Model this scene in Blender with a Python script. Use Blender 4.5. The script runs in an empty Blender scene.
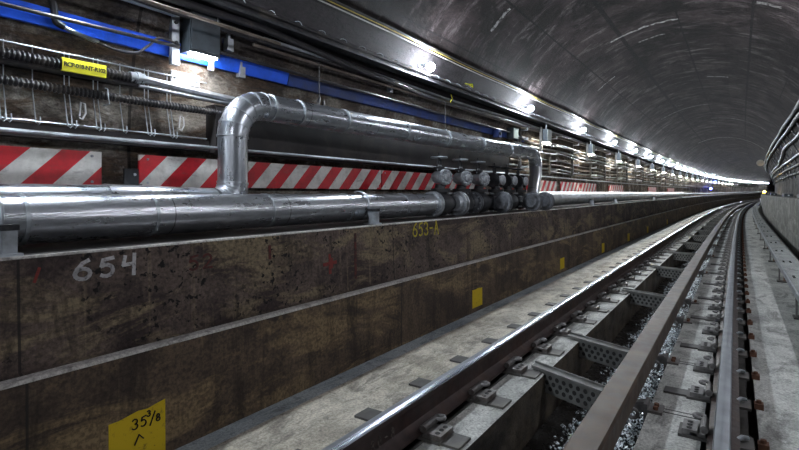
import bpy, math, random
import numpy as np
from mathutils import Vector, Matrix
random.seed(7)
PI = math.pi
C = bpy.context.scene.collection
TH = math.radians(33.643); G2 = .284; ZO = 1.385      # heading of the track from the view axis, sag, eye height over the slab

# ------------------------------------------------------------------ the curved alignment of the track
S = np.linspace(-16, 150, 8301)
KK = np.interp(S, [-16, 0, 15, 40, 150], [.001049, .001049, .000324, .001493, .001493])
PHI = np.concatenate([[0], np.cumsum(.5*(KK[1:]+KK[:-1])*np.diff(S))]); PHI -= np.interp(0, S, PHI)
def _ci(a):
    r = np.concatenate([[0], np.cumsum(.5*(a[1:]+a[:-1])*np.diff(S))]); return r-np.interp(0, S, r)
SX = _ci(np.sin(PHI)); SY = _ci(np.cos(PHI))
def phi(s): return float(np.interp(s, S, PHI))
def P(s, d, z):
    """s along the track, d to the right of the camera line, z over eye level"""
    p = phi(s)
    return Vector((float(np.interp(s, S, SX))+d*math.cos(p), float(np.interp(s, S, SY))-d*math.sin(p), z+ZO+G2*(s/100)**2))
TC = (-.85, .35); TR = 2.75                              # tube centre and radius
def ring(a, r=TR): return (TC[0]+r*math.cos(math.radians(a)), TC[1]+r*math.sin(math.radians(a)))
def wall_d(z, off=0): return TC[0]-math.sqrt((TR-off)**2-(z-TC[1])**2)

# ------------------------------------------------------------------ materials
class NT:
    def __init__(s, name):
        s.m = bpy.data.materials.new(name); s.m.use_nodes = True; s.t = s.m.node_tree; s.n = s.t.nodes; s.n.clear()
        s.out = s.n.new('ShaderNodeOutputMaterial'); s.b = s.n.new('ShaderNodeBsdfPrincipled'); s.link(s.b.outputs[0], s.out.inputs[0])
    def link(s, a, b): s.t.links.new(a, b)
    def put(s, sock, v):
        if isinstance(v, bpy.types.NodeSocket): s.link(v, sock)
        elif isinstance(v, tuple) and len(v) == 3 and sock.type == 'RGBA': sock.default_value = (*v, 1)
        else: sock.default_value = v
    def co(s, kind='Object', sc=(1, 1, 1), rot=(0, 0, 0), loc=(0, 0, 0)):
        t = s.n.new('ShaderNodeTexCoord'); m = s.n.new('ShaderNodeMapping')
        m.inputs['Scale'].default_value = sc; m.inputs['Rotation'].default_value = rot; m.inputs['Location'].default_value = loc
        s.link(t.outputs[kind], m.inputs[0]); return m.outputs[0]
    def noise(s, vec, scale=5, detail=4, rough=.6, dist=0):
        t = s.n.new('ShaderNodeTexNoise'); s.link(vec, t.inputs['Vector'])
        t.inputs['Scale'].default_value = scale; t.inputs['Detail'].default_value = detail
        t.inputs['Roughness'].default_value = rough; t.inputs['Distortion'].default_value = dist; return t.outputs[0]
    def ramp(s, f, stops):
        r = s.n.new('ShaderNodeValToRGB'); s.link(f, r.inputs[0]); e = r.color_ramp.elements
        while len(e) < len(stops): e.new(.5)
        for k, (p, c) in enumerate(stops):
            e[k].position = p; e[k].color = (c, c, c, 1) if not isinstance(c, tuple) else (*c, 1)
        return r.outputs[0]
    def mix(s, f, a, b, mode='MIX'):
        x = s.n.new('ShaderNodeMix'); x.data_type = 'RGBA'; x.blend_type = mode
        s.put(x.inputs[0], f); s.put(x.inputs[6], a); s.put(x.inputs[7], b); return x.outputs[2]
    def math(s, op, a, b=0.0, c=0.0):
        x = s.n.new('ShaderNodeMath'); x.operation = op; s.put(x.inputs[0], a); s.put(x.inputs[1], b); s.put(x.inputs[2], c); return x.outputs[0]
    def sep(s, vec):
        x = s.n.new('ShaderNodeSeparateXYZ'); s.link(vec, x.inputs[0]); return x.outputs
    def bump(s, h, strength=.3, dist=.02):
        x = s.n.new('ShaderNodeBump'); x.inputs['Strength'].default_value = strength; x.inputs['Distance'].default_value = dist
        s.link(h, x.inputs['Height']); s.link(x.outputs[0], s.b.inputs['Normal'])
    def fin(s, col=None, rough=None, metal=None, spec=None):
        if col is not None: s.put(s.b.inputs['Base Color'], col)
        if rough is not None: s.put(s.b.inputs['Roughness'], rough)
        if metal is not None: s.put(s.b.inputs['Metallic'], metal)
        if spec is not None: s.b.inputs['Specular IOR Level'].default_value = spec
        return s.m

def plain(name, col, rough=.6, metal=0., var=.25, scale=9., dirt=None, bump=.1):
    """a worn surface: base colour broken up by noise and some dirt"""
    n = NT(name); v = n.co()
    f = n.noise(v, scale, 5, .65)
    dark = tuple(c*(1-var*1.6) for c in col); lite = tuple(min(1, c*(1+var)) for c in col)
    c = n.mix(n.ramp(f, [(.3, 0.), (.7, 1.)]), dark, lite)
    if dirt: c = n.mix(n.ramp(n.noise(v, scale*.4, 6, .7), [(.5, 0.), (.72, .8)]), c, dirt)
    r = n.ramp(n.noise(v, scale*2, 3), [(.3, max(.03, rough-.1)), (.7, min(1, rough+.12))])
    if bump: n.bump(f, bump, .004)
    return n.fin(c, r, metal)
def emis(name, col, strength):
    n = NT(name); n.fin((.8, .8, .8), .4); n.put(n.b.inputs['Emission Color'], col); n.b.inputs['Emission Strength'].default_value = strength
    return n.m

def m_bench(name, dark, mid, tan, pits=True):
    n = NT(name); v = n.co('UV')
    c = n.mix(n.ramp(n.noise(v, 2.1, 8, .68, .4), [(.42, 0.), (.58, 1.)]), dark, mid)
    c = n.mix(n.ramp(n.noise(n.co('UV', (.55, 1.7, 1), loc=(3, 1, 0)), 1.9, 8, .7, .8), [(.50, 0.), (.60, .85)]), c, tan)
    st = n.ramp(n.noise(n.co('UV', (5, .7, 1)), 1.2, 6, .7, .6), [(.52, 0.), (.66, .7)])
    c = n.mix(st, c, tuple(x*.35 for x in dark))
    st2 = n.ramp(n.noise(n.co('UV', (14, .45, 1), loc=(8, 0, 0)), 1.1, 3, .6), [(.62, 0.), (.74, .25)])
    c = n.mix(st2, c, tuple(min(1, x*1.6) for x in tan))
    fine = n.noise(v, 42, 4, .7)
    c = n.mix(.75, c, n.ramp(fine, [(.38, .22), (.60, 1.)]), 'MULTIPLY')
    h = fine
    if pits:
        pit = n.ramp(n.noise(v, 24, 3, .55), [(.385, 1.), (.42, 0.)])
        zone = n.ramp(n.noise(v, 1.4, 3, .5), [(.44, 0.), (.52, 1.)])
        pz = n.math('MULTIPLY', pit, zone)
        c = n.mix(pz, c, (.006, .005, .005))
        h = n.math('SUBTRACT', fine, pz)
    # construction joints every 2.9 m
    x, y, z = n.sep(v)
    j = n.math('LESS_THAN', n.math('ABSOLUTE', n.math('SUBTRACT', n.math('FRACT', n.math('DIVIDE', n.math('ADD', x, .55), 2.9)), .5)), .002)
    c = n.mix(n.math('MULTIPLY', j, .8), c, (.01, .01, .01))
    n.bump(h, .5, .012)
    return n.fin(c, n.ramp(fine, [(.2, .6), (.8, .92)]), 0, .35)

def m_slab(name, base, dark, lite, sp=.35):
    n = NT(name); v = n.co('UV')
    c = n.mix(n.ramp(n.noise(v, 2.2, 8, .7, .5), [(.42, 0.), (.58, 1.)]), base, lite)
    c = n.mix(n.ramp(n.noise(n.co('UV', (.6, 1.6, 1), loc=(5, 2, 0)), 3.1, 8, .72, .6), [(.5, 0.), (.62, .85)]), c, dark)
    c = n.mix(n.ramp(n.noise(v, 11, 6, .75), [(.54, 0.), (.64, .6)]), c, tuple(x*.6 for x in dark))
    fine = n.noise(v, 60, 4, .75)
    c = n.mix(.65, c, n.ramp(fine, [(.40, .35), (.60, 1.)]), 'MULTIPLY')
    n.bump(n.noise(v, 25, 6, .75), .45, .01)
    return n.fin(c, n.ramp(n.noise(v, 3, 4), [(.35, .5), (.65, .85)]), 0, sp)

def m_lining(name, dark, mid, lite, joints, patch=False, blot=None, top=False):
    """tube lining; u = metres along, v = angle in degrees / 10"""
    n = NT(name); v = n.co('UV')
    c = n.mix(n.ramp(n.noise(n.co('UV', (.5, .6, 1)), 1.1, 8, .7, .4), [(.42, 0.), (.58, 1.)]), dark, mid)
    # board-mark streaks running round the tube
    st = n.ramp(n.noise(n.co('UV', (2.6, .45, 1)), 1.3, 10, .78, .5), [(.52, 0.), (.64, .8)])
    c = n.mix(st, c, lite)
    st = n.ramp(n.noise(n.co('UV', (1.3, .5, 1), loc=(7, 3, 0)), 1.0, 9, .72, .6), [(.46, 0.), (.58, .9)])
    c = n.mix(st, c, tuple(a*.5 for a in dark))
    if blot: 
        b = n.ramp(n.noise(n.co('UV', (1.1, 1.6, 1)), 2.3, 8, .75, .7), [(.49, 0.), (.58, .9)])
        c = n.mix(b, c, blot)
    x, y, z = n.sep(v)
    if top: c = n.mix(n.ramp(n.math('SUBTRACT', 16.4, y), [(.0, 0.), (.5, 1.)]), c, n.mix(n.noise(v, 5, 5, .7), (.008, .007, .008), (.095, .084, .092)))  # wall colour darkened towards the lamp row to hold down its glow
    fine = n.noise(n.co('UV', (1, 1, 1)), 22, 5, .75)
    c = n.mix(.7, c, n.ramp(fine, [(.40, .3), (.60, 1.)]), 'MULTIPLY')
    wn = n.n.new('ShaderNodeTexWhiteNoise'); wn.noise_dimensions = '2D'; cx = n.n.new('ShaderNodeCombineXYZ')
    n.link(n.math('FLOOR', n.math('ADD', n.math('DIVIDE', n.math('ADD', x, .4), 4.6), .5)), cx.inputs[0]); n.link(n.math('FLOOR', n.math('DIVIDE', y, 1.9)), cx.inputs[1]); n.link(cx.outputs[0], wn.inputs['Vector'])
    c = n.mix(.45, c, n.ramp(wn.outputs[0], [(0, .25), (1, 1.)]), 'MULTIPLY')
    for a, w in joints:
        j = n.math('LESS_THAN', n.math('ABSOLUTE', n.math('SUBTRACT', n.math('ADD', y, n.math('MULTIPLY', fine, .015)), a/10)), w)
        c = n.mix(n.math('MULTIPLY', j, .85), c, (.006, .005, .006))
    j = n.math('LESS_THAN', n.math('ABSOLUTE', n.math('SUBTRACT', n.math('FRACT', n.math('DIVIDE', n.math('ADD', x, .4), 4.6)), .5)), .0025)
    c = n.mix(n.math('MULTIPLY', j, .7), c, (.01, .01, .01))
    if patch:
        # pale crust left by a leaking ring joint
        for xc, a0, a1, w, k in ((10.12, 9.0, 11.4, .035, .9), (10.9, 9.6, 10.6, .03, .55), (15.6, 7.6, 8.6, .05, .5), (9.2, 5.9, 6.6, .05, .5), (33.4, 4.6, 11.5, .09, .6), (6.5, 12.8, 13.6, .03, .6), (12.3, 12.2, 13.2, .03, .5), (20.5, 9.0, 12.2, .05, .35), (24.5, 5.0, 9.2, .06, .35)):
            wob = n.math('ADD', x, n.math('MULTIPLY', n.noise(v, 2.5, 4, .7), .18))
            q = n.math('LESS_THAN', n.math('ABSOLUTE', n.math('SUBTRACT', wob, xc+.09)), w)
            q = n.math('MULTIPLY', q, n.math('LESS_THAN', n.math('ABSOLUTE', n.math('SUBTRACT', y, (a0+a1)/2)), (a1-a0)/2))
            q = n.math('MULTIPLY', q, n.ramp(n.noise(v, 9, 4, .7), [(.4, 0.), (.55, k)]))
            c = n.mix(q, c, (.5, .49, .48))
    n.bump(n.noise(n.co('UV', (4, 3, 1)), 4, 8, .75), .5, .03)
    return n.fin(c, n.ramp(fine, [(.3, .6), (.7, .9)]), 0, .1)

def m_stripe():
    n = NT('hazard_stripe'); v = n.co('UV'); x, y, z = n.sep(v)
    f = n.math('FRACT', n.math('DIVIDE', n.math('SUBTRACT', x, y), .335))
    st = n.math('GREATER_THAN', f, .5)
    wc = n.mix(n.ramp(n.noise(v, 6, 6, .7), [(.42, 0.), (.7, 1.)]), (.74, .73, .7), (.42, .41, .38))
    rc = n.mix(n.ramp(n.noise(v, 7, 5, .7), [(.45, 0.), (.75, 1.)]), (.60, .012, .025), (.30, .012, .018))
    c = n.mix(st, wc, rc)
    c = n.mix(n.ramp(n.noise(n.co('UV', (1, 3, 1)), 5, 6, .75), [(.56, 0.), (.72, .6)]), c, (.12, .1, .08))
    return n.fin(c, .45)
def m_jacket(name, base, rough, bmp=.12):
    n = NT(name); v = n.co('UV'); x, y, z = n.sep(v)
    f = n.noise(n.co('UV', (1.2, 3, 1)), 3, 6, .65)
    c = n.mix(n.ramp(f, [(.35, 0.), (.7, 1.)]), base, tuple(a*.55 for a in base))
    j = n.math('LESS_THAN', n.math('ABSOLUTE', n.math('SUBTRACT', n.math('FRACT', n.math('DIVIDE', x, .93)), .5)), .004)
    c = n.mix(n.math('MULTIPLY', j, .7), c, (.05, .05, .05))
    n.bump(n.noise(n.co('UV', (1, 4, 1)), 4, 2, .5), bmp, .02)
    return n.fin(c, n.ramp(f, [(.35, rough-.08), (.7, rough+.14)]), .92)
def m_paint(name, col, gaps=.42, rough=.7, scale=30):
    """rubbed paint: holes show the material's dirt colour"""
    n = NT(name); v = n.co()
    h = n.ramp(n.noise(v, scale, 5, .7), [(gaps-.1, 0.), (gaps+.06, 1.)])
    return n.fin(n.mix(h, tuple(c*.22+.012 for c in col), col), rough)

M = {}
def mats():
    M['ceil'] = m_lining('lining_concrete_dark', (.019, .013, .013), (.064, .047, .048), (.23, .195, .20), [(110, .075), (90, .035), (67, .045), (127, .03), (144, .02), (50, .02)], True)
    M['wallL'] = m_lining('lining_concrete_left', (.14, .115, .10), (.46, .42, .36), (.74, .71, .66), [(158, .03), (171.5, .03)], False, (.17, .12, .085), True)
    M['wallR'] = m_lining('lining_concrete_right', (.10, .10, .10), (.2, .2, .2), (.34, .33, .33), [(20, .03)])
    M['bench'] = m_bench('bench_concrete_upper', (.058, .040, .038), (.155, .116, .098), (.30, .235, .145))
    M['bench2'] = m_bench('bench_concrete_lower', (.058, .040, .030), (.13, .092, .062), (.26, .185, .10), False)
    M['benchR'] = m_bench('bench_concrete_right', (.17, .17, .16), (.28, .28, .27), (.40, .40, .37), False)
    M['edge'] = m_slab('bench_edge_crust', (.60, .58, .56), (.2, .18, .17), (.62, .6, .58))
    M['slabL'] = m_slab('slab_concrete_left', (.42, .385, .32), (.22, .20, .17), (.72, .67, .57))
    M['slab'] = m_slab('slab_concrete', (.44, .45, .43), (.20, .20, .19), (.70, .71, .68))
    M['gutter'] = m_slab('gutter_concrete', (.38, .43, .47), (.20, .23, .25), (.5, .55, .58), .5)
    M['trough'] = m_slab('trough_concrete', (.055, .044, .034), (.012, .010, .008), (.11, .09, .065))  # trough faces coloured dark to stand in for the shade inside
    M['recess'] = plain('recess_grime', (.025, .022, .02), .8)  # near-black colour for the grooves under the rails and the trough floor
    M['rail'] = plain('rail_rust_brown', (.050, .032, .030), .55, .3, .35, 14, (.09, .05, .035))
    n = NT('rail_polished_steel'); v = n.co('UV', (.4, 20, 1)); f = n.noise(v, 3, 4)
    M['head'] = n.fin(n.mix(f, (.40, .43, .50), (.62, .66, .76)), n.ramp(f, [(.3, .20), (.7, .32)]), 1)
    M['head2'] = plain('rail_worn_steel', (.25, .27, .30), .42, .75, .2, 12)
    M['guard'] = plain('guard_rusty_steel', (.095, .066, .047), .5, .3, .5, 7, (.04, .022, .016))
    M['clip'] = plain('fastener_steel', (.20, .195, .195), .5, .5, .3, 20, (.07, .045, .03))
    M['pad'] = plain('fastener_plate', (.085, .082, .08), .6, .25, .25, 12, (.17, .16, .14))
    M['rust'] = plain('orange_rust', (.16, .075, .045), .8, .1, .4, 25, (.10, .045, .03))
    M['tie'] = plain('tie_beam_steel', (.20, .205, .20), .55, .3, .25, 8, (.11, .10, .09))
    M['hole'] = plain('hole_black', (.02, .02, .02), .8)
    M['jacket'] = m_jacket('aluminium_jacket', (.66, .69, .74), .30)
    M['jacket3'] = m_jacket('aluminium_jacket_smooth', (.56, .60, .66), .30, .04)
    M['jacket2'] = m_jacket('aluminium_jacket_dull', (.60, .62, .64), .36)
    M['galv'] = plain('galvanised_steel', (.48, .52, .56), .42, .7, .2, 12, (.2, .2, .2))
    M['valve'] = plain('valve_grey_paint', (.42, .45, .49), .42, .35, .3, 16, (.06, .055, .055))
    M['vdark'] = plain('valve_dark_iron', (.035, .038, .045), .5, .4, .35, 14, (.10, .095, .09))
    M['vmid'] = plain('valve_mid_grey', (.15, .16, .18), .42, .4, .35, 18, (.05, .045, .045))
    M['wheel'] = plain('handwheel_grey', (.46, .50, .55), .4, .6)
    M['red'] = plain('red_tag', (.55, .06, .03), .6)
    M['black'] = plain('cable_black', (.028, .027, .031), .42, 0, .3, 12, (.13, .115, .10))
    M['brown'] = plain('conduit_brown', (.20, .165, .14), .45, .4, .3, 10, (.09, .06, .045))
    M['grey'] = plain('conduit_grey', (.42, .46, .50), .38, .7, .2, 9, (.15, .14, .13))
    M['rgrey'] = plain('conduit_right', (.12, .13, .14), .4, .6, .2, 9, (.12, .11, .11))
    M['blue'] = plain('blue_band', (.012, .12, .90), .42, 0, .15, 5, (.01, .03, .16))  # blue raised to carry the light around the lamp box
    M['bluedk'] = plain('blue_band_dusty', (.012, .04, .20), .5, 0, .3, 5, (.02, .025, .05))  # darker copy of the blue, for the duct's less lit stretch
    M['yellow'] = plain('yellow_cable', (.50, .38, .06), .5)
    M['white'] = plain('white_cable', (.55, .55, .56), .5)
    M['tag'] = plain('yellow_tag', (.78, .74, .02), .5, 0, .06)
    M['ink'] = plain('ink', (.05, .05, .01), .6, bump=0)
    M['ypaint'] = m_paint('yellow_paint', (.56, .40, .006), .36, .8, 26)
    M['ymark'] = m_paint('yellow_mark', (.50, .42, .03), .45, .8, 40)
    M['wmark'] = m_paint('white_mark', (.55, .54, .56), .44, .8, 45)
    M['rmark'] = m_paint('red_mark', (.19, .028, .022), .44, .8, 30)
    M['rmark2'] = m_paint('dark_red_mark', (.10, .022, .018), .5, .8, 30)
    M['cmark'] = m_paint('chalk_mark', (.14, .115, .10), .5, .8, 60)
    M['bmark'] = m_paint('black_mark', (.006, .006, .005), .3)
    M['box'] = plain('box_dark', (.035, .045, .055), .45, .3, .3, 10)
    M['boxg'] = plain('box_grey_green', (.30, .34, .31), .5, .2, .2, 8, (.12, .12, .11))
    M['lamp'] = emis('lamp_glass', (.84, .92, 1.0), 215)
    M['strip'] = emis('box_lamp_glass', (.95, .96, 1.0), 26)
    M['lamp2'] = emis('lamp_glass_dim', (.92, .94, 1.0), 230)  # glass of the added fill lamps
    M['warm'] = emis('small_lamp_glass', (1.0, .93, .74), 40)
    M['bluelamp'] = emis('blue_lamp_glass', (.05, .08, 1.0), 12)
    M['amber'] = emis('amber_lamp_glass', (1.0, .6, .1), 30)
    M['board'] = m_slab('cover_board', (.34, .36, .36), (.20, .21, .21), (.42, .44, .44))
    M['steel'] = plain('third_rail_steel', (.30, .32, .34), .35, .8, .2, 8, (.12, .08, .06))
    M['duct'] = plain('duct_sooty', (.030, .026, .027), .7, .1, .4, 4, (.075, .06, .05))
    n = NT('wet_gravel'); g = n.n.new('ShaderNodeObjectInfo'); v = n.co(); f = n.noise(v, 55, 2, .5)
    M['gravel'] = n.fin(n.ramp(f, [(.42, (.03, .035, .04)), (.47, (.25, .28, .32)), (.50, (.88, .95, 1.0))]), n.ramp(f, [(.4, .15), (.6, .35)]), 0, .9)  # near-white grains put the lamps' sparkle into the stone colour
    M['sludge'] = plain('sludge_wet', (.012, .011, .010), .25, 0, .3, 6)  # near-black base holds the trough's shade
    M['stripe'] = m_stripe()
    M['porcelain'] = plain('insulator', (.20, .12, .08), .4)
mats()

# ------------------------------------------------------------------ mesh builder
class MB:
    def __init__(s): s.v = []; s.f = []; s.uv = []; s.mi = []
    def add(s, vs, fs, uvs=None, mi=0):
        o = len(s.v); s.v += [tuple(v) for v in vs]
        for k, f in enumerate(fs):
            s.f.append([o+i for i in f]); s.mi.append(mi)
            s.uv.append([uvs[i] for i in f] if uvs else [(0, 0)]*len(f))
        return s
    def box(s, x0, x1, y0, y1, z0, z1, mi=0, T=None):
        vs = [Vector((x, y, z)) for x in (x0, x1) for y in (y0, y1) for z in (z0, z1)]
        if T: vs = [T(v) for v in vs]
        return s.add(vs, [(0, 1, 3, 2), (4, 6, 7, 5), (0, 4, 5, 1), (2, 3, 7, 6), (0, 2, 6, 4), (1, 5, 7, 3)], [(v.y, v.z) for v in vs], mi)
    def tube(s, pts, r, n=10, cap=True, mi=0, rs=None, closed=False):
        pts = [Vector(p) for p in pts]; L = 0; rows = []; N = len(pts)
        t0 = (pts[1]-pts[0]).normalized(); up = Vector((0, 0, 1)) if abs(t0.z) < .9 else Vector((1, 0, 0))
        a = t0.cross(up).normalized(); vs = []; uv = []
        for k, p in enumerate(pts):
            if closed: t = (pts[(k+1) % N]-pts[k-1]).normalized()
            else: t = (pts[min(k+1, N-1)]-pts[max(k-1, 0)]).normalized()
            a = (a-t*a.dot(t)).normalized(); b = t.cross(a)
            if k: L += (p-pts[k-1]).length
            R = rs[k] if rs else r
            for j in range(n):
                w = 2*PI*j/n; vs.append(p+(a*math.cos(w)+b*math.sin(w))*R); uv.append((L, j/n))
        fs = []
        for k in range(N if closed else N-1):
            for j in range(n):
                k2 = (k+1) % N
                fs.append((k*n+j, k2*n+j, k2*n+(j+1) % n, k*n+(j+1) % n))
        if cap and not closed: fs += [tuple(range(n)), tuple(reversed(range((N-1)*n, N*n)))]
        return s.add(vs, fs, uv, mi)
    def lathe(s, prof, o, axis, n=20, mi=0):
        """prof: (distance along axis, radius)"""
        o = Vector(o); ax = Vector(axis).normalized()
        return s.tube_p([o+ax*p[0] for p in prof], [max(p[1], .0005) for p in prof], ax, n, mi)
    def tube_p(s, pts, rs, ax, n, mi=0):
        up = Vector((0, 0, 1)) if abs(ax.z) < .9 else Vector((1, 0, 0)); a = ax.cross(up).normalized(); b = ax.cross(a)
        vs = []; uv = []
        for p, R in zip(pts, rs):
            for j in range(n): w = 2*PI*j/n; vs.append(p+(a*math.cos(w)+b*math.sin(w))*R); uv.append((p.y, j/n))
        fs = [(k*n+j, k*n+(j+1) % n, (k+1)*n+(j+1) % n, (k+1)*n+j) for k in range(len(pts)-1) for j in range(n)]
        fs += [tuple(reversed(range(n))), tuple(range((len(pts)-1)*n, len(pts)*n))]
        return s.add(vs, fs, uv, mi)
    def prism(s, prof, y0, y1, mi=0, T=None):
        """closed (x,z) outline swept along local y"""
        k = len(prof); vs = [Vector((x, y, z)) for y in (y0, y1) for x, z in prof]
        if T: vs = [T(v) for v in vs]
        return s.add(vs, [(i, (i+1) % k, k+(i+1) % k, k+i) for i in range(k)]+[tuple(reversed(range(k))), tuple(range(k, 2*k))], [(v.y, v.z) for v in vs], mi)
    def build(s, name, m, parent=None, sharp=35):
        me = bpy.data.meshes.new(name); me.from_pydata(s.v, [], s.f); 
        for x in (m if isinstance(m, (list, tuple)) else [m]): me.materials.append(x)
        ul = me.uv_layers.new(name='UVMap'); flat = [c for f in s.uv for uv in f for c in uv]
        ul.data.foreach_set('uv', flat)
        me.polygons.foreach_set('material_index', s.mi)
        me.polygons.foreach_set('use_smooth', [True]*len(s.f)); me.set_sharp_from_angle(angle=math.radians(sharp))
        me.update(); o = bpy.data.objects.new(name, me); C.objects.link(o)
        if parent: o.parent = parent
        return o
def sweep(prof, ss, closed=False, v0=0, vs=None, mi=0, mb=None, caps=False, mis=None):
    """(d,z) profile swept along the track; uv in metres; mis = material index per profile edge"""
    mb = mb or MB(); n = len(prof); acc = [0]
    for k in range(1, n): acc.append(acc[-1]+math.hypot(prof[k][0]-prof[k-1][0], prof[k][1]-prof[k-1][1]))
    if vs: acc = vs
    V = []; U = []
    for s_ in ss:
        for k, (d, z) in enumerate(prof): V.append(P(s_, d, z)); U.append((s_, acc[k]+v0))
    m = n if closed else n-1
    for e in range(m):
        o = [(i*n+e, i*n+(e+1) % n, (i+1)*n+(e+1) % n, (i+1)*n+e) for i in range(len(ss)-1)]
        base = len(mb.v)
        if e == 0: mb.v += [tuple(v) for v in V]; b0 = base
        for f in o:
            mb.f.append([b0+i for i in f]); mb.uv.append([U[i] for i in f]); mb.mi.append(mis[e] if mis else mi)
    if caps:
        for r in (range(n), range((len(ss)-1)*n, len(ss)*n)):
            mb.f.append([b0+i for i in r]); mb.uv.append([U[i] for i in r]); mb.mi.append(mi)
    return mb
def ax(s0, s1, st=1.): 
    n = max(1, int(round((s1-s0)/st))); return [s0+(s1-s0)*k/n for k in range(n+1)]
def tag(o, label, cat=None, group=None, kind=None):
    if label: o['label'] = label
    if cat: o['category'] = cat
    if group: o['group'] = group
    if kind: o['kind'] = kind
    return o
def struct(o, label): return tag(o, label, None, None, 'structure')
def empty(name, s, d, z, label=None, cat=None, group=None):
    o = bpy.data.objects.new(name, None); o.empty_display_size = .1; C.objects.link(o)
    o.location = P(s, d, z); o.rotation_euler = (0, 0, -phi(s)); return tag(o, label, cat, group)
def place(o, s, d, z): o.location = P(s, d, z); o.rotation_euler = (0, 0, -phi(s)); return o
def dup(root, s, d, z, label=None, group=None):
    r = root.copy(); C.objects.link(r); place(r, s, d, z)
    if label: r['label'] = label
    if group: r['group'] = group
    for ch in list(root.children):
        c = ch.copy(); C.objects.link(c); c.parent = r
        for g in ch.children:
            q = g.copy(); C.objects.link(q); q.parent = c
    return r
def line(name, m, pts, r, label, cat, n=8, st=1.5, group=None, parent=None):
    """a run of pipe or cable through (s,d,z) points, following the curve"""
    out = []
    for a, b in zip(pts[:-1], pts[1:]):
        k = max(1, int(math.ceil(abs(b[0]-a[0])/st)))
        for i in range(k):
            t = i/k; out.append(P(*[a[j]+(b[j]-a[j])*t for j in range(3)]))
    out.append(P(*pts[-1]))
    o = MB().tube(out, r, n).build(name, m, parent)
    if not parent: tag(o, label, cat, group)
    elif label: o['label'] = label
    return o
ORD = 'nearest,second nearest,third nearest,fourth nearest,fifth nearest,sixth nearest,seventh nearest,eighth nearest,ninth nearest,tenth nearest,eleventh nearest,twelfth nearest,thirteenth nearest,fourteenth nearest,fifteenth nearest,sixteenth nearest,seventeenth nearest,eighteenth nearest,nineteenth nearest,twentieth nearest'.split(',')

# ------------------------------------------------------------------ the setting
S0, S1 = -14, 145
LONG = ax(S0, S1, 1.)
def arc(a0, a1, k):
    A = [a0+(a1-a0)*i/k for i in range(k+1)]
    return [ring(a) for a in A], [a/10 for a in A]
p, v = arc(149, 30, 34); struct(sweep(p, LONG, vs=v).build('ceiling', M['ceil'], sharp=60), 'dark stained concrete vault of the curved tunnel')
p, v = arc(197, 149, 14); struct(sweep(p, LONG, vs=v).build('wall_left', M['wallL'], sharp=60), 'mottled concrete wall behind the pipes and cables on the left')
p, v = arc(30, -12, 12); struct(sweep(p, LONG, vs=v).build('wall_right', M['wallR'], sharp=60), 'grey concrete wall above the right bench')
BD = -2.52
bl = sweep([(BD, -1.40), (BD-.005, -.818), (BD-.014, -.802), (BD-.056, -.797), (BD-.08, -.79), (BD-.10, -.292), (BD-.108, -.28), (BD-.13, -.28), (-3.53, -.28)],
           LONG, mis=[1, 2, 2, 0, 0, 2, 2, 3]).build('bench_wall', [M['bench'], M['bench2'], M['edge'], M['duct']])  # bench top coloured near-black to stand in for shade under the pipe
struct(bl, 'brown stained concrete bench with a ledge along the left of the track')
struct(sweep([(1.09, -1.40), (1.08, -.88), (1.0, -.83), (.99, -.13), (1.01, -.11), (1.85, -.11)], LONG, mis=[0, 0, 0, 0, 0]).build('bench_wall', [M['benchR']]), 'pale grey concrete bench wall with a ledge right of the track')
# floor: slabs, grooves under the rails and the middle trough
RL, RR = -1.535, -.045
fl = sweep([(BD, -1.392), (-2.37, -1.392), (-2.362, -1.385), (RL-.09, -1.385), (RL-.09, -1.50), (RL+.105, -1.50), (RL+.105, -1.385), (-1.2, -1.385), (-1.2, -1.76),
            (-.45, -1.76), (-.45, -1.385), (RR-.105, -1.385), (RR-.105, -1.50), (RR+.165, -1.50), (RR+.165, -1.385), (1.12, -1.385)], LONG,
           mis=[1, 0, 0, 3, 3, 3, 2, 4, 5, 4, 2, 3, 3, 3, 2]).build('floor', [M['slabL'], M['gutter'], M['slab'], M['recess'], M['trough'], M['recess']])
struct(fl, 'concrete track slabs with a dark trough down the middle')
# end walls keep the tube closed beyond the curve and behind the camera
for s_ in (S0, S1):
    pr = [ring(a) for a in range(0, 360, 10)]
    mb = MB(); mb.add([P(s_, d, z) for d, z in pr], [tuple(range(len(pr)))]); struct(mb.build('wall_far' if s_ > 0 else 'wall_back', M['ceil']), 'dark end of the tunnel')

# gravel on a black wet base; the trough's left shade put into both
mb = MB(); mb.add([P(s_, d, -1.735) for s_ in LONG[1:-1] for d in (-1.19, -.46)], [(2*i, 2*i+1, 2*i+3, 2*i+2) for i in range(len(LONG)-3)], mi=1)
oc = [(1, 0, 0), (-1, 0, 0), (0, 1, 0), (0, -1, 0), (0, 0, 1), (0, 0, -1)]
of = [(0, 2, 4), (2, 1, 4), (1, 3, 4), (3, 0, 4), (2, 0, 5), (1, 2, 5), (3, 1, 5), (0, 3, 5)]
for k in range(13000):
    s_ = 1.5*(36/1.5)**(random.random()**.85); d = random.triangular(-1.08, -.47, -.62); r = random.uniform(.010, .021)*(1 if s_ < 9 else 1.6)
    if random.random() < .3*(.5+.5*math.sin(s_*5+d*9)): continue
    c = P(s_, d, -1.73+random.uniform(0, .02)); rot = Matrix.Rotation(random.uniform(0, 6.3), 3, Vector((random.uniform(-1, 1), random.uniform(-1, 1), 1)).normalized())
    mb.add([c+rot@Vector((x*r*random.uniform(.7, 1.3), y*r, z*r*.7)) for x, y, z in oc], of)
tag(mb.build('wet_gravel', [M['gravel'], M['sludge']], sharp=5), 'glistening wet gravel in the bottom of the middle trough', 'gravel', None, 'stuff')

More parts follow.
